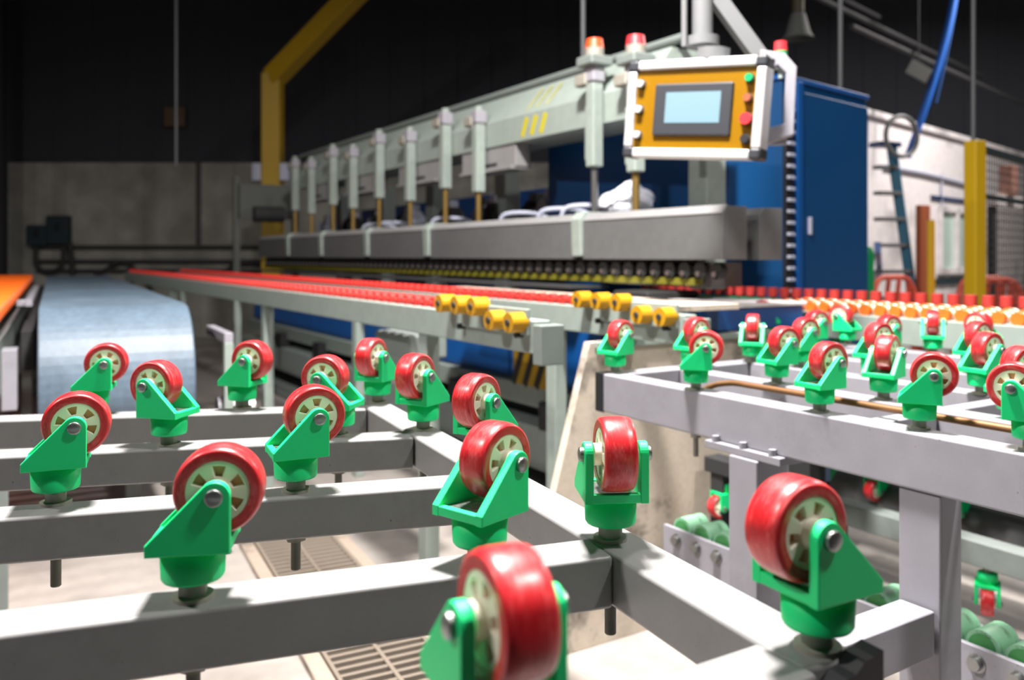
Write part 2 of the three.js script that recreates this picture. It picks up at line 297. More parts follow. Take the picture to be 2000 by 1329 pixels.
// copper tube lying between the first two rows
{
  const p = [[1.372, 0.88, 1.41], [1.385, 0.906, 1.375], [1.4, 0.918, 1.33], [1.4, 0.92, 1.27], [1.402, 0.92, 1.1], [1.404, 0.92, 0.8], [1.406, 0.92, 0.5], [1.408, 0.92, 0.2]].map(([s, y, t]) => { const q = mf(s, t); return [q[0], y, q[1]]; });
  solo('copper_tube', 'bent brown copper tube running along the front beam of the right table', 'tube', tube(p, 0.0065, 60, 10), M.copper, [0, 0, 0]);
}

// ---------------------------------------------------------------- floor drain under the near table
{
  const a = 27 * D2R; const ux = -Math.sin(a), uz = -Math.cos(a); const cx = -0.668, cz = -3.05;
  const g = thing('floor_drain', 'long steel floor drain with a bar grate under the near left table', 'drain', [cx, 0, cz], a);
  part(g, 'pit', bx(0.33, 0.004, 2.6, 0), M.pit, [0, 0.003, 0]);
  for (const s of [-1, 1]) { part(g, 'frame', bx(0.05, 0.022, 2.6, 0.003), M.frameSteel, [s * 0.185, 0.011, 0]); part(g, 'rail', bx(0.012, 0.02, 2.6, 0.002), M.grate, [s * 0.15, 0.016, 0]); }
  part(g, 'rail', bx(0.012, 0.02, 2.6, 0.002), M.grate, [0.0, 0.016, 0]);
  const barG = bx(0.29, 0.018, 0.012, 0.002);
  for (let k = 0; k < 62; k++) part(g, 'grate_bar', barG, M.grate, [0, 0.014, -1.28 + k * 0.042]);
}

// ---------------------------------------------------------------- wide grey belt at the left
{
  const W = 0.54, r = 0.3, y0 = 0.7, t0 = 3.79, t1 = 9.6, o = bf(-0.05, 3.49);
  const g = thing('belt_conveyor', 'wide worn blue grey belt conveyor with rounded end at left', 'conveyor', [o[0], 0, o[1]], TH2);
  const out = [], inn = [], n = 28; const Z = (t) => -(t - 3.49);
  for (let k = 0; k <= n; k++) { const a = Math.PI / 2 + Math.PI * k / n; out.push([Math.cos(a) * r, Math.sin(a) * r]); inn.push([Math.cos(a) * (r - 0.012), Math.sin(a) * (r - 0.012)]); }
  const L = t1 - t0, prof = [[L, r], ...out, [L, -r], [L, -r + 0.012], ...inn.reverse(), [L, r - 0.012]];
  const s = new THREE.Shape(prof.map((p) => new THREE.Vector2(...p)));
  const eg = new THREE.ExtrudeGeometry(s, { depth: W - 0.01, bevelEnabled: true, bevelThickness: 0.005, bevelSize: 0.004, bevelOffset: -0.004, bevelSegments: 1, curveSegments: 4 });
  const p = eg.attributes.position, uv = eg.attributes.uv; for (let i = 0; i < p.count; i++) uv.setXY(i, p.getZ(i), p.getX(i) > 0 ? p.getX(i) : -Math.atan2(-p.getX(i), p.getY(i)) * r);
  // outline x runs away along the belt
  part(g, 'belt', eg, M.belt, [0.005, y0, Z(t0)], [0, Math.PI / 2, 0]);
  part(g, 'pulley', cylX(r - 0.016, W - 0.02, 40), M.dark, [W / 2, y0, Z(t0)]);
  part(g, 'pulley', cylX(r - 0.016, W - 0.02, 40), M.dark, [W / 2, y0, Z(t1)]);
  part(g, 'side_frame', bx(0.05, 0.16, L, 0.004), M.dark, [-0.04, y0 + 0.12, Z(t0 + L / 2 + 0.1)]);
  part(g, 'side_frame', bx(0.05, 0.14, L - 0.5, 0.004), M.dark, [W + 0.05, y0 + 0.1, Z(t0 + L / 2 + 0.2)]);
  part(g, 'side_rail', bx(0.03, 0.03, 2.2, 0.003), M.whiteB, [-0.05, y0 + 0.28, Z(5.6)]);
  part(g, 'bracket', bx(0.05, 0.03, 0.03, 0.003), M.whiteB, [-0.075, y0 + 0.28, Z(4.55)]);
  part(g, 'bracket', bx(0.05, 0.22, 0.12, 0.004), M.whiteB, [-0.09, y0 + 0.05, Z(3.6)]);
  part(g, 'guard_bar', bx(0.035, 0.04, 0.45, 0.003), M.whiteB, [W + 0.13, y0 + 0.17, Z(3.75)]);
  part(g, 'guard_post', bx(0.035, 0.82, 0.04, 0.003), M.pale, [W + 0.13, 0.44, Z(3.54)]);
  part(g, 'leg', bx(0.06, 0.5, 0.06), M.grey, [0.05, 0.25, Z(4.1)]); part(g, 'leg', bx(0.06, 0.5, 0.06), M.grey, [0.36, 0.25, Z(4.1)]);
  part(g, 'leg', bx(0.06, 0.5, 0.06), M.grey, [0.05, 0.25, Z(9.2)]); part(g, 'leg', bx(0.06, 0.5, 0.06), M.grey, [0.44, 0.25, Z(9.2)]);
  for (const t of [4.1, 9.2]) part(g, 'cross_tie', bx(0.6, 0.05, 0.05), M.grey, [0.24, 0.42, Z(t)]);
  const mot = part(g, 'motor', cylX(0.05, 0.12, 20), M.whiteB, [W + 0.16, y0 - 0.13, Z(3.62)]); part(mot, 'end_cap', cylX(0.042, 0.03, 20), M.alu, [0.07, 0, 0]);
}
// orange roller bed beyond the left edge
{
  const o = bf(-0.13, 2.5), g = thing('roller_bed', 'conveyor bed of orange rollers with a row of chrome wheels at the far left edge', 'conveyor', [o[0], 0, o[1]], TH2);
  const Z = (t) => -(t - 2.5);
  part(g, 'side_rail', bx(0.035, 0.2, 6.4, 0.004), M.grey, [-0.05, 0.81, Z(5.4)]);
  part(g, 'side_rail', bx(0.035, 0.2, 6.4, 0.004), M.whiteB, [-0.85, 0.83, Z(5.4)]);
  for (const t of [2.6, 5.5, 8.3]) for (const s of [0, -0.85]) part(g, 'leg', bx(0.05, 0.74, 0.05), M.grey, [s, 0.37, Z(t)]);
  const rg = cylX(0.034, 0.8, 14), cg = join([new THREE.SphereGeometry(0.026, 12, 8), cylX(0.016, 0.05, 10)]);
  for (let k = 0; k < 56; k++) part(g, 'roller', rg, M.orange, [-0.43, 1.0, Z(2.45 + k * 0.11)]);
  for (let k = 0; k < 64; k++) part(g, 'chrome_wheel', cg, mat(0xd0d2d4, 0.15, 1), [-0.035, 0.955, Z(2.4 + k * 0.095)]);
}

// ---------------------------------------------------------------- two roller rails of the line
const redRoller = join([cylX(0.019, 0.03, 18), cylX(0.006, 0.05, 8)]);
const yRoller = cylX(0.027, 0.05, 18);
function rail(s, tEnd, label, drop) {
  const o = mf(s, tEnd), g = thing('roller_rail', label, 'conveyor', [o[0], 0, o[1]], TH, 'red roller rails in front of the machine');
  const Z = (t) => -(t - tEnd), y = 1.03;
  part(g, 'channel', bx(0.05, 0.088, 7.6, 0.004), M.pale, [0.025, y - 0.044, Z(tEnd + 3.84)]);
  part(g, 'end_block', bx(0.075, 0.105, 0.04, 0.004), M.grey, [0.03, y - 0.062, Z(tEnd + 0.02)]);
  part(g, 'holder', bx(0.008, 0.02, 7.2, 0.002), M.pale, [0.07, y + 0.0, Z(tEnd + 4.2)]);
  for (let k = 0; k < 99; k++) part(g, 'roller', redRoller, M.roller, [0.042, y + 0.016, Z(tEnd + 0.62 + k * 0.07)]);
  const b = part(g, 'bracket', bx(0.012, 0.07, 0.36, 0.003), M.pale, [-0.006, y - 0.005, Z(tEnd + 0.24)]);
  for (let k = 0; k < 5; k++) { const w = part(g, 'yellow_roller', yRoller, M.yroller, [-0.03, y + (k < 2 ? -0.006 : 0.026), Z(tEnd + 0.085 + k * 0.1)]); part(w, 'axle', cylX(0.009, 0.06, 10), M.dark); }
  for (const k of [0.1, 0.42]) part(g, 'bolt', cylX(0.009, 0.03, 8), M.black, [-0.008, y - 0.04, Z(tEnd + k)]);
  for (const t of [tEnd + 0.72, tEnd + 2.6, tEnd + 5.2, tEnd + 7.4]) part(g, 'leg', bx(0.05, 0.942, 0.06, 0.004), M.pale, [0.03, 0.471, Z(t)]);
  return g;
}
const r1 = rail(1.22, 1.8, 'front rail of small red rollers ending in five yellow rollers');
part(r1, 'support_box', bx(0.16, 0.09, 0.3, 0.01), M.grey, [0.14, 0.87, -1.1]);
rail(1.7, 1.75, 'back rail of small red rollers ending in five yellow rollers, nearer the machine');

// ---------------------------------------------------------------- long glass edging machine
{
  const o = mf(2.3, 2.115), g = thing('edging_machine', 'long grey and blue glass edging machine with cylinder posts on a segmented pressure beam', 'machine', [o[0], 0, o[1]], TH);
  g.updateMatrixWorld(true);
  const X = (s) => s - 2.3, Z = (t) => -(t - 2.115);
  // pressure beam in segments with bevelled bright top edge
  const js = [2.221, 3.087, 4.633, 5.588, 6.545, 7.42, 8.41];
  const seg = (L) => { const pr = [[0, -0.014], [0, 0.158], [0.028, 0.186], [0.128, 0.186], [0.128, -0.014]]; return extr(pr, L, 0.002); };
  for (let k = 0; k < 6; k++) { const a = js[k] + (k ? 0.045 : 0), b = js[k + 1] - 0.012; part(part(g, 'pressure_beam', seg(b - a), M.stain, [0, 1.2, Z((a + b) / 2)]), 'bevel_highlight', bx(0.046, 0.004, +(b - a - 0.01).toFixed(3), 0.001), M.white, [0.0135, 0.1745, 0], [0, 0, Math.PI / 4]);  // white strip on the bevel paints in the light along the top edge
    if (k) { const pr = [[-0.012, 0.0], [-0.02, 0.165], [0.01, 0.2], [0.12, 0.2], [0.12, 0]]; part(g, 'clamp', extr(pr, 0.066, 0.003), M.pale, [0, 1.2, Z(js[k] + 0.022)]); } }
  part(g, 'back_beam', seg(6.18), M.stain, [0.2, 1.198, Z(5.315)]);
  // pressure wheels beneath
  const pw = cylX(0.032, 0.03, 18), pb = cylX(0.011, 0.014, 8);
  for (let k = 0; k < 71; k++) { const w = part(g, 'pressure_wheel', pw, M.rubber, [0.04, 1.143, Z(2.28 + k * 0.085)]); part(w, 'axle_bolt', pb, M.zinc, [-0.02, -0.012, 0]); }
  part(g, 'wheel_rail', bx(0.03, 0.06, 5.95, 0.003), M.black, [0.08, 1.155, Z(5.38)]);
  part(g, 'lower_guide', bx(0.05, 0.03, 5.95, 0.004), mat(0x6d6a18, 0.6), [0.06, 1.098, Z(5.38)]);
  part(g, 'under_beam', bx(0.2, 0.1, 5.95, 0.003), M.stain, [0.2, 1.125, Z(5.38)]);
  // bed
  part(g, 'dark_bed', bx(0.22, 0.012, 5.5, 0.002), M.dark, [-0.02, 1.06, Z(5.75)]);
  part(g, 'bed_strip', bx(0.3, 0.02, 1.9, 0.002), M.beige, [-0.3, 1.03, Z(2.95)]);
  part(g, 'base_panel', bx(0.04, 0.42, 5.6, 0.004), M.blueL, [0.02, 0.79, Z(5.78)]);
  { const ep = part(g, 'end_panel', extr([[-1.0, 0.0], [-0.86, 0.49], [-0.73, 0.935], [0.08, 0.935], [0.08, 0.0]], 0.03, 0.003), M.beige, [0, 0, Z(2.08)]); part(ep, 'edge_strip', bx(0.78, 0.02, 0.03), M.pale, [-0.32, 0.925, 0.012]); }
  for (let k = 0; k < 5; k++) part(g, 'panel_seam', bx(0.01, 0.4, 0.012, 0), M.blueD, [-0.002, 0.79, Z(3.7 + k * 1.05)]);
  part(g, 'base_rail', bx(0.1, 0.1, 5.6, 0.004), M.pale, [0.0, 0.52, Z(5.78)]);
  part(g, 'base_recess', bx(0.2, 0.3, 5.6, 0.003), M.grey, [0.22, 0.32, Z(5.78)]);
  part(g, 'plinth', bx(0.16, 0.2, 5.6, 0.006), M.grey, [-0.03, 0.3, Z(5.78)]);
  part(g, 'foot_rail', bx(0.3, 0.09, 5.6, 0.006), M.grey, [-0.02, 0.055, Z(5.78)]);
  for (const t of [3.2, 4.1, 5.2, 6.4, 7.4]) part(g, 'foot_pad', bx(0.1, 0.14, 0.16, 0.01), M.black, [-0.06, 0.45, Z(t)]);
  { const hz = part(g, 'hazard_plate', bx(0.012, 0.2, 0.3, 0.002), M.yellow, [-0.1, 0.68, Z(3.35)]); for (let k = 0; k < 3; k++) part(hz, 'stripe', bx(0.004, 0.22, 0.04, 0), M.black, [-0.007, 0, -0.1 + k * 0.1], [0.45, 0, 0]); }
  // posts in pairs
  const sleeve = bx(0.062, 0.4, 0.062, 0.008), slimRod = cyl(0.017, 0.34, 14), head = bx(0.075, 0.08, 0.08, 0.012), collar = cyl(0.03, 0.03, 16);
  [[3.2, 2.9], [4.73, 4.31], [5.78, 5.25], [6.75, 6.3], [7.76, 7.3]].forEach((pair, k) => { pair.forEach((t, q) => {
    const p = part(g, 'post', sleeve, M.pale, [X(2.462), 1.822 - q * 0.05, Z(t)]);
    part(p, 'rod', slimRod, q ? M.brass : (k ? M.brass : M.zinc), [0, -0.33, 0]); part(p, 'head', head, M.whiteB, [0.0, 0.24, 0]); part(p, 'collar', collar, M.dzinc, [0, 0.195, 0]);
    part(p, 'jack', bx(0.05, 0.06, 0.09, 0.01), M.dzinc, [-0.02, 0.22, -0.06]); part(p, 'side_plate', bx(0.05, 0.26, 0.02, 0.003), M.pale, [0.02, -0.03, -0.06]);
    if (k === 0) { part(p, 'gear_head', bx(0.13, 0.05, 0.13, 0.012), M.grey, [0, 0.3, 0]); part(p, 'cap_base', cyl(0.045, 0.05, 18), M.dzinc, [0, 0.34, 0]); const c = part(p, 'cap', cyl(0.045, 0.045, 22, 0.038), q ? M.redLens : M.orangeCap, [0, 0.385, 0]); c.userData.label = q ? 'red cap' : 'orange cap'; }
    else part(p, 'cap', cyl(0.025, 0.03, 14), M.pale, [0, 0.29, 0]);
    });
    const tm = pair[1] - 0.02, b = part(g, 'cross_box', bx(0.1, 0.17, k ? 0.62 : 0.3, 0.006), k ? M.white : M.pale, [X(2.56), 1.785, Z(k ? tm : 2.6)]);
    part(b, 'slot', bx(0.012, 0.016, 0.22, 0), M.dark, [-0.049, -0.055, 0]); part(b, 'flange', bx(0.13, 0.016, 0.6 - (k ? 0 : 0.3), 0.002), M.white, [-0.01, -0.09, 0]);
    if (k) part(g, 'column', bx(0.12, 1.7, 0.14, 0.006), M.grey, [X(2.98), 0.95, Z(pair[0] + 0.1)]);
  });
  // top beam, ridged towards the viewer
  { const pr = [[0.2, 0.772], [0.33, 0.945], [0.5, 0.945], [0.5, 0.632], [0.2, 0.632]]; const tb = part(g, 'top_beam', extr(pr, 5.0, 0.004), M.pale, [0, 1.2, Z(5.35)]);
    part(g, 'pipe', cylZ(0.022, 5.4, 12), M.grey, [0.36, 2.18, Z(5.5)]);
    // painted yellow dashes
    for (const dz of [0, 0.09, 0.18]) { part(tb, 'yellow_mark', bx(0.003, 0.11, 0.036, 0), M.ylw, [0.2, 0.702, 1.66 - dz], [0.45, 0, 0]); part(tb, 'yellow_mark', bx(0.15, 0.003, 0.036, 0), M.ylw, [0.265, 0.8595, 1.66 - dz], [0, -0.4, Math.atan2(0.173, 0.13)]); } }
  // blue back wall and dark hood
  part(g, 'back_panel', bx(0.05, 0.95, 5.0, 0.004), M.blueD, [X(3.5), 1.22, Z(6.15)]);
  // motors behind the beam
  for (let k = 0; k < 13; k++) { const t = 4.25 + k * 0.33; const m = part(g, 'motor', join([cylX(0.075, 0.16, 18), bx(0.12, 0.2, 0.13, 0.02)]), k % 3 ? M.dark : M.lilac, [X(2.95 + (k % 2) * 0.1), 1.46, Z(t)]); part(m, 'junction_box', bx(0.08, 0.06, 0.08, 0.01), k % 2 ? M.hoseG : M.lilac, [0, 0.12, 0]); }
  // short hoses along the beam top
  [[2.72, 3.28], [2.6, 3.42], [2.66, 3.72], [2.7, 4.18], [2.66, 5.0], [2.66, 5.9], [2.7, 6.3]].forEach(([s, t]) => { part(g, 'hose', tube([[X(s - 0.14), 1.388, Z(t + 0.05)], [X(s - 0.13), 1.435, Z(t + 0.03)], [X(s - 0.04), 1.45, Z(t - 0.06)], [X(s + 0.07), 1.43, Z(t - 0.1)], [X(s + 0.12), 1.38, Z(t - 0.14)]], 0.013, 20, 8), M.lilac); });
  // column below the control panel and table apron at the feed end
  part(g, 'pedestal', bx(0.12, 0.8, 0.12, 0.008), M.pale, [X(2.77), 1.45, Z(2.77)]);
  part(g, 'shelf', bx(0.14, 0.03, 0.4, 0.004), M.grey, [X(2.7), 1.385, Z(3.22)]);
  part(g, 'feed_panel', bx(0.5, 0.075, 0.03, 0.004), M.blueL, [X(2.34), 0.977, Z(2.11)]);
  part(g, 'feed_table', bx(0.4, 0.014, 0.86, 0.004), M.office, [X(2.4), 1.022, Z(2.52)]);
  part(g, 'belt_strip', bx(0.28, 0.03, 0.22, 0.012), M.rubber, [X(2.33), 1.044, Z(2.62)]);
}

// red upright guide spools behind the feed end
{
  const o = mf(2.93, 2.3), g = thing('spool_fence', 'row of upright red guide spools on a rail running to the right', 'conveyor', [o[0], 0, o[1]], TH + 4 * D2R);
  part(g, 'rail', bx(0.06, 0.05, 2.3, 0.004), M.greenF, [0, 0.99, 0.1]);
  const sp = join([cyl(0.021, 0.038, 20), cyl(0.01, 0.04, 8).translate(0, -0.02, 0)]);
  for (let k = 0; k < 37; k++) part(g, 'spool', sp, M.cap, [0, 1.042, -1.0 + k * 0.06]);
  for (const z of [-0.9, 0.1, 1.15]) part(g, 'leg', bx(0.05, 0.965, 0.05), M.greenF, [0, 0.4825, z]);
}
// orange wheel table at the right
{
  const o = mf(2.64, 1.65), g = thing('wheel_table', 'grey table with rows of orange and white wheels at the far right', 'conveyor', [o[0], 0, o[1]], TH);
  part(g, 'rail', bx(0.05, 0.09, 1.7, 0.004), M.pale, [0, 0.945, 0.1]);
  for (const s of [0.1, 0.2]) part(g, 'rail', bx(0.03, 0.06, 1.7, 0.004), M.pale, [s, 0.955, 0.1]);
  const ow = cylX(0.021, 0.018, 18), ob = cylX(0.0185, 0.044, 16);
  for (let k = 0; k < 27; k++) for (const [q, s] of [0.0, 0.1, 0.2].entries()) { const w = part(g, 'wheel', ow, M.orange, [s + 0.012, 1.008, -0.69 + k * 0.058 + q * 0.02]); part(w, 'hub', ob, M.hub, [0.016, 0, 0]); }
  for (const z of [-0.65, 0.85]) for (const s of [0, 0.2]) part(g, 'leg', bx(0.045, 0.9, 0.045), M.greenF, [s, 0.45, z]);
  part(g, 'stretcher', bx(0.05, 0.1, 1.5, 0.004), M.greenF, [0.06, 0.82, 0.1]);
}

// ---------------------------------------------------------------- control panel
{
  const yaw = -36 * D2R; const g = thing('control_panel', 'amber faced control box with touch screen and push buttons hung from a grey pipe', 'control panel', [0.592, 1.678, -2.75]);
  g.rotation.set(0, yaw, -5 * D2R, 'YXZ');
  const W = 0.47, H = 0.315, D = 0.05;
  part(g, 'case', bx(W - 0.03, H - 0.03, D, 0.01), M.alu, [0, 0, -D / 2]);
  part(g, 'face', bx(W - 0.05, H - 0.05, 0.012, 0.002), M.amber, [0, 0, 0.004]);
  for (const s of [-1, 1]) { part(g, 'trim', bx(W - 0.06, 0.032, D + 0.02, 0.008, 3), M.alu, [0, s * (H / 2 - 0.012), -D / 2 + 0.012]); part(g, 'trim', bx(0.032, H - 0.06, D + 0.02, 0.008, 3), M.alu, [s * (W / 2 - 0.012), 0, -D / 2 + 0.012]);
    for (const q of [-1, 1]) part(g, 'corner', bx(0.04, 0.04, D + 0.026, 0.012, 3), M.bezel, [s * (W / 2 - 0.014), q * (H / 2 - 0.014), -D / 2 + 0.012]); }
  const sc = part(g, 'touch_screen', bx(0.27, 0.17, 0.018, 0.006, 2), M.bezel, [0.0, -0.003, 0.012]); part(sc, 'display', bx(0.19, 0.1, 0.003, 0), M.screen, [0.003, 0.006, 0.0085]);
  const bt = (x, y, m, r = 0.012) => { const b = part(g, 'button', cylZ(r + 0.003, 0.008, 18), M.bezel, [x, y, 0.013]); part(b, 'knob', cylZ(r, 0.014, 18), m, [0, 0, 0.009]); };
  for (const y of [0.085, 0.0, -0.085]) bt(-0.19, y, M.alu);
  bt(0.185, 0.092, M.greenLens); bt(0.185, 0.03, M.wood); bt(0.185, -0.035, M.redLens, 0.018); bt(0.187, -0.098, M.black, 0.013);
  part(g, 'socket', cyl(0.055, 0.04, 8), M.poleGrey, [0.04, H / 2 + 0.02, -0.03]);
}
{
  const g = thing('hanging_pole', 'thick grey pipe with collar and slanted brace above the control box', 'pole', [0.66, 1.9, -2.84]);
  part(g, 'pipe', cyl(0.034, 4.6, 24), M.poleGrey, [-0.02, 2.3, 0]); part(g, 'collar', cyl(0.055, 0.03, 24), M.poleGrey, [-0.02, 0.02, 0]);
  part(g, 'thin_pipe', cyl(0.01, 4.6, 10), M.poleGrey, [-0.085, 2.3, 0.02]);
  g.updateMatrixWorld(true); bar(g, 'brace', [0.175, -0.03, -0.01], [-0.005, 0.225, -0.02], 0.052, 0.052, M.poleGrey);
}
{
  const g = thing('handle_bracket', 'white open loop bracket on the right side of the control box', 'bracket', [0.848, 1.555, -2.70], -15 * D2R);
  const s = new THREE.Shape([[-0.05, 0.0], [0.045, 0.03], [0.055, 0.24], [0.02, 0.285], [-0.05, 0.3]].map((p) => new THREE.Vector2(...p))); s.holes.push(new THREE.Path([[-0.025, 0.05], [-0.025, 0.23], [0.0, 0.255], [0.028, 0.225], [0.022, 0.06]].map((p) => new THREE.Vector2(...p))));
  part(g, 'loop', uvm(new THREE.ExtrudeGeometry(s, { depth: 0.04, bevelEnabled: true, bevelThickness: 0.004, bevelSize: 0.003, bevelSegments: 2 })), M.whiteB, [0, 0, -0.02]);
  part(g, 'arm', bx(0.3, 0.03, 0.03), M.whiteB, [-0.12, 0.02, -0.05]);
}
{
  const g = thing('stack_light', 'small signal light with red over green lens beside the control box', 'signal light', [0.9, 1.825, -2.83]);
  part(g, 'base', cyl(0.02, 0.03, 18, 0.024), M.pale, [0, 0.015, 0]); part(g, 'green_lens', cyl(0.022, 0.03, 20), M.greenLens, [0, 0.045, 0]); part(g, 'red_lens', cyl(0.022, 0.032, 20, 0.02), M.redLens, [0, 0.076, 0]); part(g, 'stem', cyl(0.008, 0.04, 10), M.pale, [0, -0.01, 0]);
}
{ // crumpled cloth behind the beam
  const ge = new THREE.IcosahedronGeometry(0.13, 5); const p = ge.attributes.position; const v = new THREE.Vector3(); const f = (x, y, z) => Math.abs(Math.sin(x * 23 + z * 11 + 1)) * 0.5 + Math.abs(Math.sin(y * 31 - z * 19 + x * 9)) * 0.35;
  for (let i = 0; i < p.count; i++) { v.fromBufferAttribute(p, i); const k = 0.72 + 0.35 * f(v.x, v.y, v.z); p.setXYZ(i, v.x * 1.15 * k, Math.max(-0.07, v.y * 0.8 * k - 0.35 * Math.max(0, -v.x + 0.02) * (v.y > 0)), v.z * k); } ge.computeVertexNormals();
  const q = mf(2.65, 3.2); solo('cloth_bundle', 'crumpled white cloth bundle lying behind the pressure beam beside the nearest posts', 'cloth', ge, M.cloth, [q[0], 1.468, q[1]]);
}

// ---------------------------------------------------------------- blue cabinet
{
  const g = thing('blue_cabinet', 'tall blue machine cabinet with dark vent slots along its front edge', 'cabinet', [1.22, 0, -3.816], 41 * D2R); g.scale.set(1.06, 1.03, 1.06);
  // local x runs right and away, local z to the viewer
  part(g, 'body', bx(0.75, 1.94, 1.45, 0.006), M.blue, [0.375, 0.97, -0.725]);
  part(g, 'top', bx(0.77, 0.025, 1.47, 0.004), M.blueL, [0.375, 1.952, -0.725]);
  part(g, 'side_panel', bx(0.58, 1.8, 0.02, 0.004), M.blue, [0.44, 1.0, 0.008]);
  part(g, 'corner_post', bx(0.045, 1.94, 0.03, 0.004), M.blueL, [0.105, 0.97, 0.012]);
  part(g, 'vent_channel', bx(0.06, 1.84, 0.016, 0.002), M.black, [0.04, 0.95, 0.006]);
  const v = bx(0.05, 0.016, 0.016, 0.004); for (let k = 0; k < 26; k++) part(g, 'vent_fin', v, M.lilac, [0.04, 0.56 + k * 0.05, 0.018]);
  const pl = part(g, 'handle', bx(0.02, 0.08, 0.012, 0.003), M.lilac, [0.19, 1.3, 0.022]);
}
// white equipment stack on the cabinet's far side: green jacket on a post
{
  const g = thing('green_bottle', 'green tall container with rounded top beside the foot of the blue ladder', 'container', [2.05, 0, -4.9]);
  part(g, 'body', new THREE.LatheGeometry([[0, 0.72], [0.075, 0.72], [0.08, 0.75], [0.05, 0.86], [0.045, 1.12], [0.05, 1.2], [0.035, 1.25], [0, 1.26]].map((p) => new THREE.Vector2(...p)), 24), M.greenLens);
  part(g, 'label_band', cyl(0.082, 0.03, 20), M.ylw, [0, 0.79, 0]); part(g, 'stand', bx(0.2, 0.72, 0.2, 0.01), M.dark, [0, 0.36, 0]);
}

// ---------------------------------------------------------------- office, window, door
const OA = 44 * D2R;                                       // office front runs right and away
{
  const g = thing('office_building', 'white single storey office inside the hall with a window', 'building', [3.606, 0, -8.5], OA); g.userData.kind = 'structure';
  const W = 6.0; const x0 = -1.2;
  // front wall with window opening, local x along the wall, z to the viewer
  const s = new THREE.Shape([[x0, 0], [W, 0], [W, 2.6], [x0, 2.6]].map((p) => new THREE.Vector2(...p))); s.holes.push(new THREE.Path([[1.85, 1.02], [1.85, 1.74], [2.98, 1.74], [2.98, 1.02]].map((p) => new THREE.Vector2(...p))));
  part(g, 'front_wall', uvm(new THREE.ExtrudeGeometry(s, { depth: 0.1, bevelEnabled: false })), M.office, [0, 0, -0.1]);
  part(g, 'side_wall', bx(0.1, 2.6, 1.6, 0), M.office, [x0 + 0.05, 1.3, -0.9]);
  part(g, 'roof', bx(W - x0 + 0.1, 0.06, 1.8, 0.004), M.office, [(W + x0) / 2, 2.63, -0.85]);
  part(g, 'back_wall', bx(W - x0, 2.6, 0.1, 0), M.office, [(W + x0) / 2, 1.3, -1.7]);
  const f = part(g, 'window_frame', join([move(bx(1.25, 0.07, 0.06), 2.415, 1.75, 0), move(bx(1.25, 0.07, 0.06), 2.415, 1.02, 0), move(bx(0.07, 0.8, 0.06), 1.83, 1.385, 0), move(bx(0.07, 0.8, 0.06), 3.0, 1.385, 0), move(bx(0.07, 0.75, 0.06), 2.38, 1.385, 0)]), M.office, [0, 0, 0.02]);
  part(f, 'pane', bx(0.5, 0.7, 0.008, 0), M.glassy, [2.1, 1.385, -0.02]); part(f, 'pane', bx(0.56, 0.7, 0.008, 0), M.glassy, [2.69, 1.385, -0.02]);
  part(g, 'lintel', bx(1.5, 0.04, 0.03), M.blueD, [2.35, 1.87, 0.015]); part(g, 'sill', bx(1.5, 0.07, 0.03), M.boxBlue, [2.35, 0.9, 0.015]);
  part(g, 'conduit', tube([[0.3, 2.12, 0.03], [1.2, 2.12, 0.03], [1.7, 2.11, 0.03], [3.2, 2.06, 0.03]], 0.02, 20, 6), M.lilac);
  part(g, 'conduit', cyl(0.012, 0.4, 6), M.lilac, [1.9, 1.95, 0.02]);
}
{ // step ladder
  const g = thing('step_ladder', 'blue step ladder with grey treads leaning at the office wall', 'ladder', [3.6, 0, -8.1], 20 * D2R);
  bar(g, 'rail', [-0.25, 0, 0.18], [-0.08, 2.25, -0.05], 0.05, 0.09, M.blueL); bar(g, 'rail', [0.27, 0, 0.18], [0.1, 2.25, -0.05], 0.05, 0.09, mat(0x0a5a78, 0.5));
  g.updateMatrixWorld(true);
  for (let k = 0; k < 8; k++) { const y = 0.3 + k * 0.25, q = 1 - y / 2.25; part(g, 'tread', bx(+(0.2 + 0.34 * q).toFixed(3), 0.035, 0.1), M.hoseG, [0.01, y, 0.18 - 0.23 * (1 - q)]); }
  part(g, 'top_cap', bx(0.26, 0.05, 0.16, 0.01), M.blueD, [0.01, 2.27, -0.04]);
}
solo('coiled_hose', 'dark hose coiled in a loop over the top of the blue ladder', 'hose', new THREE.TorusGeometry(0.19, 0.022, 8, 40), M.hoseG, [3.68, 2.33, -7.98], 20 * D2R);
{ const g = solo('wooden_board', 'reddish brown wooden board standing upright against the office', 'board', bx(0.15, 1.65, 0.06, 0.01), M.wood, [3.93, 0.86, -8.08], 30 * D2R); }
solo('guard_post', 'slim yellow post in front of the brown board', 'post', cyl(0.032, 1.5, 16), mat(0xd8a81a, 0.5), [3.52, 0.75, -7.1]);
function chair(x, z, ry, label, w = 0.5) {
  const g = thing('chair', label, 'chair', [x, 0, z], ry);
  part(g, 'seat', bx(w, 0.05, 0.45, 0.02), M.redPl, [0, 0.45, 0]);
  const b = part(g, 'backrest', tube([[-w / 2, 0.45, -0.2], [-w / 2 + 0.03, 0.9, -0.27], [-w / 2 + 0.1, 0.99, -0.28], [0, 1.0, -0.28], [w / 2 - 0.1, 0.99, -0.28], [w / 2 - 0.03, 0.9, -0.27], [w / 2, 0.45, -0.2]], 0.025, 30, 8), M.redPl);
  for (let k = -1; k <= 1; k++) part(b, 'slat', bx(0.045, 0.55, 0.02, 0.006), M.redPl, [k * 0.12, 0.72, -0.245], [0.14, 0, 0]);
  for (const a of [-1, 1]) for (const c of [-1, 1]) part(g, 'leg', bx(0.045, 0.43, 0.045, 0.01), M.redPl, [a * (w / 2 - 0.03), 0.215, c * 0.19]);
}
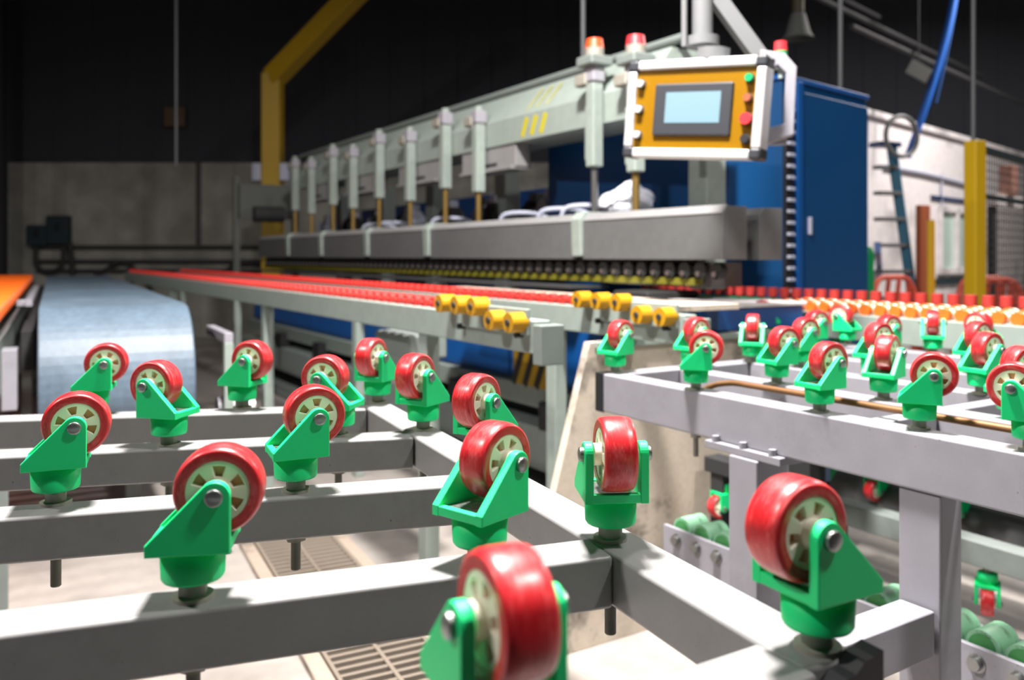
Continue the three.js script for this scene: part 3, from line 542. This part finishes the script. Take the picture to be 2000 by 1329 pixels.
chair(3.62, -7.55, 20 * D2R, 'red plastic chair left of the slim yellow post'); chair(4.2, -7.3, -10 * D2R, 'red plastic chair right of the slim yellow post'); chair(3.95, -6.55, 15 * D2R, 'red plastic chair behind the mesh fence at the right edge', 0.6);
// yellow fence post and mesh panel
{
  const o = [2.74, 0, -5.0], g = thing('mesh_fence', 'dark framed wire mesh guard fence at the right edge', 'fence', [o[0] + 0.06, 0, o[2] - 0.05], 45 * D2R);
  const x1 = 1.05, yT = 1.84;
  part(g, 'frame_bar', bx(x1, 0.04, 0.04), M.boxBlue, [x1 / 2, yT, 0]); part(g, 'frame_bar', bx(x1, 0.03, 0.03), M.boxBlue, [x1 / 2, 1.56, 0]); part(g, 'frame_bar', bx(x1, 0.04, 0.04), M.boxBlue, [x1 / 2, 0.3, 0]);
  part(g, 'frame_post', bx(0.04, 1.86, 0.04), M.boxBlue, [0.02, 0.93, 0]); part(g, 'frame_post', bx(0.04, 1.86, 0.04), M.boxBlue, [x1, 0.93, 0]);
  const vw = cyl(0.003, 1.52, 5), hw = cylX(0.003, x1, 5);
  for (let k = 1; k < 21; k++) part(g, 'vertical_wire', vw, M.dark, [k * 0.05, 1.07, 0]);
  for (let k = 1; k < 31; k++) part(g, 'horizontal_wire', hw, M.dark, [x1 / 2, 0.32 + k * 0.05, 0]);
}
solo('guard_post', 'thick square yellow post at the start of the mesh fence', 'post', bx(0.085, 1.88, 0.085, 0.006), M.yellow, [2.74, 0.94, -5.0], 20 * D2R);
{ const g = thing('store_rack', 'dark upright rack with a pinkish box seen through the mesh fence', 'rack', [5.0, 0, -8.6], 44 * D2R); part(g, 'frame', bx(0.1, 1.7, 0.06), M.dark, [-0.35, 0.9, 0]); part(g, 'lintel', bx(0.9, 0.12, 0.08), M.office, [0, 1.75, 0.02]); part(g, 'box', bx(0.22, 0.3, 0.12, 0.01), mat(0x9a6f62, 0.7), [0.0, 1.96, 0.05]); }

// ---------------------------------------------------------------- mint rollers and lower frames beneath the right table
{
  const o = mf(1.617, 1.75), g = thing('mint_roller_rail', 'low rail of short mint green rollers held by hexagon bolts under the right table', 'conveyor', [o[0], 0, o[1]], TH);
  const Z = (t) => -(t - 1.75);
  part(g, 'plate', bx(0.012, 0.095, 1.6, 0.002), M.whiteB, [0, 0.4025, Z(0.98)]);
  part(g, 'plate', bx(0.012, 0.095, 1.6, 0.002), M.whiteB, [0.1, 0.4025, Z(0.98)]);
  const mr = cylX(0.033, 0.074, 24), me = cylX(0.026, 0.078, 20), bg = cylX(0.0135, 0.016, 6), wg = cylX(0.018, 0.004, 18);
  for (let k = 0; k < 20; k++) { const t = 0.3 + k * 0.075; const r = part(g, 'roller', mr, M.mint, [0.05, 0.445, Z(t)]); part(r, 'core', me, M.mintE); const b = part(g, 'bolt', bg, M.zinc, [-0.012, 0.42, Z(t)]); part(b, 'washer', wg, M.zinc, [0.006, 0, 0]); }
  for (const t of [0.35, 1.6]) part(g, 'leg', bx(0.05, 0.36, 0.05), M.grey, [0.05, 0.18, Z(t)]);
}
function lowFrame(s, y, t0, t1, label, m = M.grey, h = 0.09, w = 0.07) {
  const o = mf(s, (t0 + t1) / 2), g = thing('lower_beam', label, 'beam', [o[0], 0, o[1]], TH); const L = t1 - t0;
  part(g, 'beam', bx(w, h, +L.toFixed(3), 0.004), m, [0, y, 0]);
  for (const q of [-1, 1]) part(g, 'leg', bx(w * 0.8, y - h / 2, w * 0.8), m, [0, (y - h / 2) / 2, q * (L / 2 - 0.05)]);
}
lowFrame(2.69, 0.5, 0.6, 2.3, 'low grey beam that small upside down casters hang from, farther row', M.grey, 0.07);
lowFrame(2.4, 0.36, 0.5, 1.95, 'low grey beam near the floor carrying the nearer upside down casters', M.grey, 0.07);
lowFrame(2.05, 0.515, 1.62, 2.03, 'short low dark stand behind the wide leg of the right table', M.dark, 0.05);
{ const o = mf(2.77, 1.5), g = thing('drum_roller', 'large grey steel drum lying low behind the right table legs', 'roller', [o[0], 0.3, o[1]], TH); part(g, 'drum', cylZ(0.1, 1.1, 32), M.stain, [0, 0, 0]); part(g, 'shaft', cylZ(0.03, 1.25, 14), M.dark); for (const q of [-0.6, 0.6]) part(g, 'stand', bx(0.1, 0.3, 0.04), M.dark, [0, -0.15, q]); }
{ const q = mf(2.27, 1.8), g = thing('gear_motor', 'black gear motor under the right table', 'motor', [q[0], 0.68, q[1]], TH); part(g, 'body', cylZ(0.06, 0.16, 20), M.black); part(g, 'gear_box', bx(0.12, 0.12, 0.1, 0.015), M.rubber, [0, -0.01, -0.1]); part(g, 'fan_cover', cylZ(0.062, 0.04, 20), M.dark, [0, 0, 0.1]); part(g, 'mount', bx(0.08, 0.62, 0.08), M.dark, [0, -0.37, -0.02]); }
const GU = 'small upside down casters below the right table';
[[2.69, 1.563, 0.465, 30, 'upside down caster behind the square leg, right of it'], [2.69, 1.855, 0.465, 30, 'upside down caster just left of the right square leg'], [2.69, 2.167, 0.465, 70, 'upside down caster seen edge on under the front beam'], [2.05, 1.97, 0.478, 20, 'upside down caster hanging left of the wide leg'], [2.4, 1.31, 0.325, 60, 'upside down caster with open fork low at the right edge']].forEach(([s, t, y, a, l]) => { const q = mf(s, t); caster(q[0], y, q[1], a, l, GU, true, 1); });

// ---------------------------------------------------------------- far end of the hall
{
  const g = thing('jib_crane', 'yellow jib crane with square column and raised slanting arm at the far end', 'crane', [-2.76, 0, -9.75]); g.updateMatrixWorld(true);
  part(g, 'column', bx(0.21, 3.3, 0.21, 0.01), M.yellow, [0, 1.65, 0]);
  bar(g, 'arm', [0.0, 3.25, 0.0], [1.6, 4.6, 0.6], 0.21, 0.21, M.yellow, 0.01); part(g, 'base_plate', bx(0.5, 0.03, 0.5), M.yellow, [0, 0.015, 0]);
  for (const s of [-1, 1]) part(g, 'box', bx(0.1, 0.2, 0.12, 0.01), M.lilac, [s * 0.158, 2.16, 0.06]);
}
{
  const g = thing('far_frame', 'grey frame of the last machine station in front of the yellow column', 'frame', [-2.51, 0, -8.63], TH); g.updateMatrixWorld(true);
  part(g, 'post', bx(0.06, 2.0, 0.06), M.farGrey, [-0.3, 1.0, 0]); part(g, 'post', bx(0.06, 2.0, 0.06), M.farGrey, [0.3, 1.0, 0]); part(g, 'cross_bar', bx(0.6, 0.35, 0.06), M.farGrey, [0, 1.75, 0]); part(g, 'drum', cylX(0.08, 0.3, 20), M.dark, [0, 1.62, 0.08]);
}
for (const [x, y, w, h, l] of [[-6.95, 1.5, 0.28, 0.3, 'small dark electrical box on the far wall'], [-6.65, 1.58, 0.3, 0.42, 'larger blue grey electrical box on the far wall']]) {
  const g = thing('electrical_box', l, 'electrical box', [x, y - h / 2, -12.4]); part(g, 'case', bx(w, h, 0.16, 0.01), M.boxBlue, [0, h / 2, 0]); part(g, 'lever', bx(0.04, 0.1, 0.05, 0.005), M.black, [0.02, h * 0.6, 0.1]);
}
solo('cable', 'thick black cable looping below the two electrical boxes', 'cable', tube([[-7.0, 1.36, -12.42], [-6.97, 1.05, -12.4], [-6.8, 0.95, -12.4], [-6.62, 1.05, -12.4], [-6.58, 1.38, -12.42]], 0.035, 24, 8), M.cable, [0, 0, 0]);
solo('cable', 'black cable dropping to the floor right of the boxes', 'cable', tube([[-6.5, 1.4, -12.42], [-6.45, 0.9, -12.4], [-6.42, 0.1, -12.4]], 0.04, 16, 8), M.cable, [0, 0, 0]);
solo('cable', 'black cable rising to a peak along the far wall', 'cable', tube([[-6.4, 0.7, -12.42], [-6.0, 0.98, -12.42], [-5.75, 1.1, -12.42], [-5.6, 1.05, -12.42], [-5.3, 0.7, -12.42]], 0.03, 24, 8), M.cable, [0, 0, 0]);
solo('cable', 'black cable bending down below the wall pipe near the belt', 'cable', tube([[-4.4, 0.7, -12.42], [-4.1, 1.05, -12.42], [-3.9, 1.1, -12.42], [-3.6, 1.08, -12.42]], 0.04, 20, 8), M.cable, [0, 0, 0]);
[[1.33, 'upper dark pipe along the far wall'], [1.12, 'middle dark pipe along the far wall'], [0.98, 'lower dark pipe along the far wall']].forEach(([y, l]) => solo('wall_pipe', l, 'pipe', cylX(0.03, 7.2, 10), M.pipe, [-3.4, y, -12.44]));
solo('wall_pipe', 'thin upright pipe on the far wall', 'pipe', cyl(0.03, 1.3, 10), M.pipe, [-4.62, 1.95, -12.44]);
solo('corner_column', 'dark steel column at the far left edge', 'column', bx(0.16, 5.0, 0.16, 0.01), M.dark, [-7.16, 2.5, -11.8]);
{ const g = thing('wall_sign', 'small dim brownish plate on the dark far wall', 'plate', [-4.95, 3.24, -12.4]); part(g, 'plate', bx(0.3, 0.28, 0.03), mat(0x5a4636, 0.7)); }
// things hanging from the dark roof
[[-3.18, -8, 2.05, 'thin hanging rod at the far left above the belt'], [0.42, -5, 2.28, 'thin hanging rod left of the orange capped post'], [2.02, -5.2, 2.2, 'thin hanging rod right of the signal light'], [3.03, -5.55, 1.9, 'thin hanging rod above the yellow fence post']].forEach(([x, z, y, l]) => solo('hanging_rod', l, 'rod', cyl(0.014, 6.5 - y, 8), M.hoseG, [x, (6.5 + y) / 2, z]));
solo('blue_hose', 'bright blue air hose hanging down from the roof at upper right', 'hose', tube([[4.5, 5.2, -8.2], [4.3, 3.75, -8.2], [4.18, 3.2, -8.2], [3.98, 2.55, -8.2], [3.86, 2.16, -8.25]], 0.035, 30, 8), M.hose, [0, 0, 0]);
solo('blue_hose', 'second thin dark blue hose just behind the bright blue one', 'hose', tube([[4.56, 5.2, -8.3], [4.37, 3.75, -8.3], [4.27, 3.2, -8.3], [4.16, 2.7, -8.3]], 0.018, 30, 8), mat(0x0d3f78, 0.5), [0, 0, 0]);
[[2.2, 3.9, -7.6, 'upper conduit run below the roof at upper right'], [4.2, 3.55, -9.1, 'middle conduit run below the roof at upper right'], [4.9, 3.2, -9.3, 'lower conduit run below the roof at upper right']].forEach(([x, y, z, l]) => solo('roof_conduit', l, 'conduit', cylX(0.025, 5.5, 8), M.dim, [x, y, z], 45 * D2R));
{ const g = thing('pendant_lamp', 'unlit pendant lamp with dim shade in the dark roof', 'lamp', [2.37, 3.0, -7]); part(g, 'shade', new THREE.LatheGeometry([[0.04, 0.22], [0.06, 0.2], [0.1, 0.05], [0.13, 0], [0.125, 0], [0.09, 0.05], [0.05, 0.2]].map((p) => new THREE.Vector2(...p)), 20), M.farGrey); part(g, 'holder', cyl(0.05, 0.12, 12), mat(0x3c3624, 0.7), [0, 0.28, 0]); part(g, 'cord', cyl(0.006, 3.1, 6), M.cable, [0, 1.9, 0]); }
{ const g = thing('hanging_bracket', 'faint grey bent plate hanging in the dark roof', 'plate', [3.85, 2.95, -8]); part(g, 'plate', bx(0.22, 0.14, 0.02), M.farGrey, [0, 0, 0], [0, 0, -0.5]); part(g, 'cord', cyl(0.006, 3.5, 6), M.cable, [0, 1.78, 0]); }

renderer.render(scene, camera);
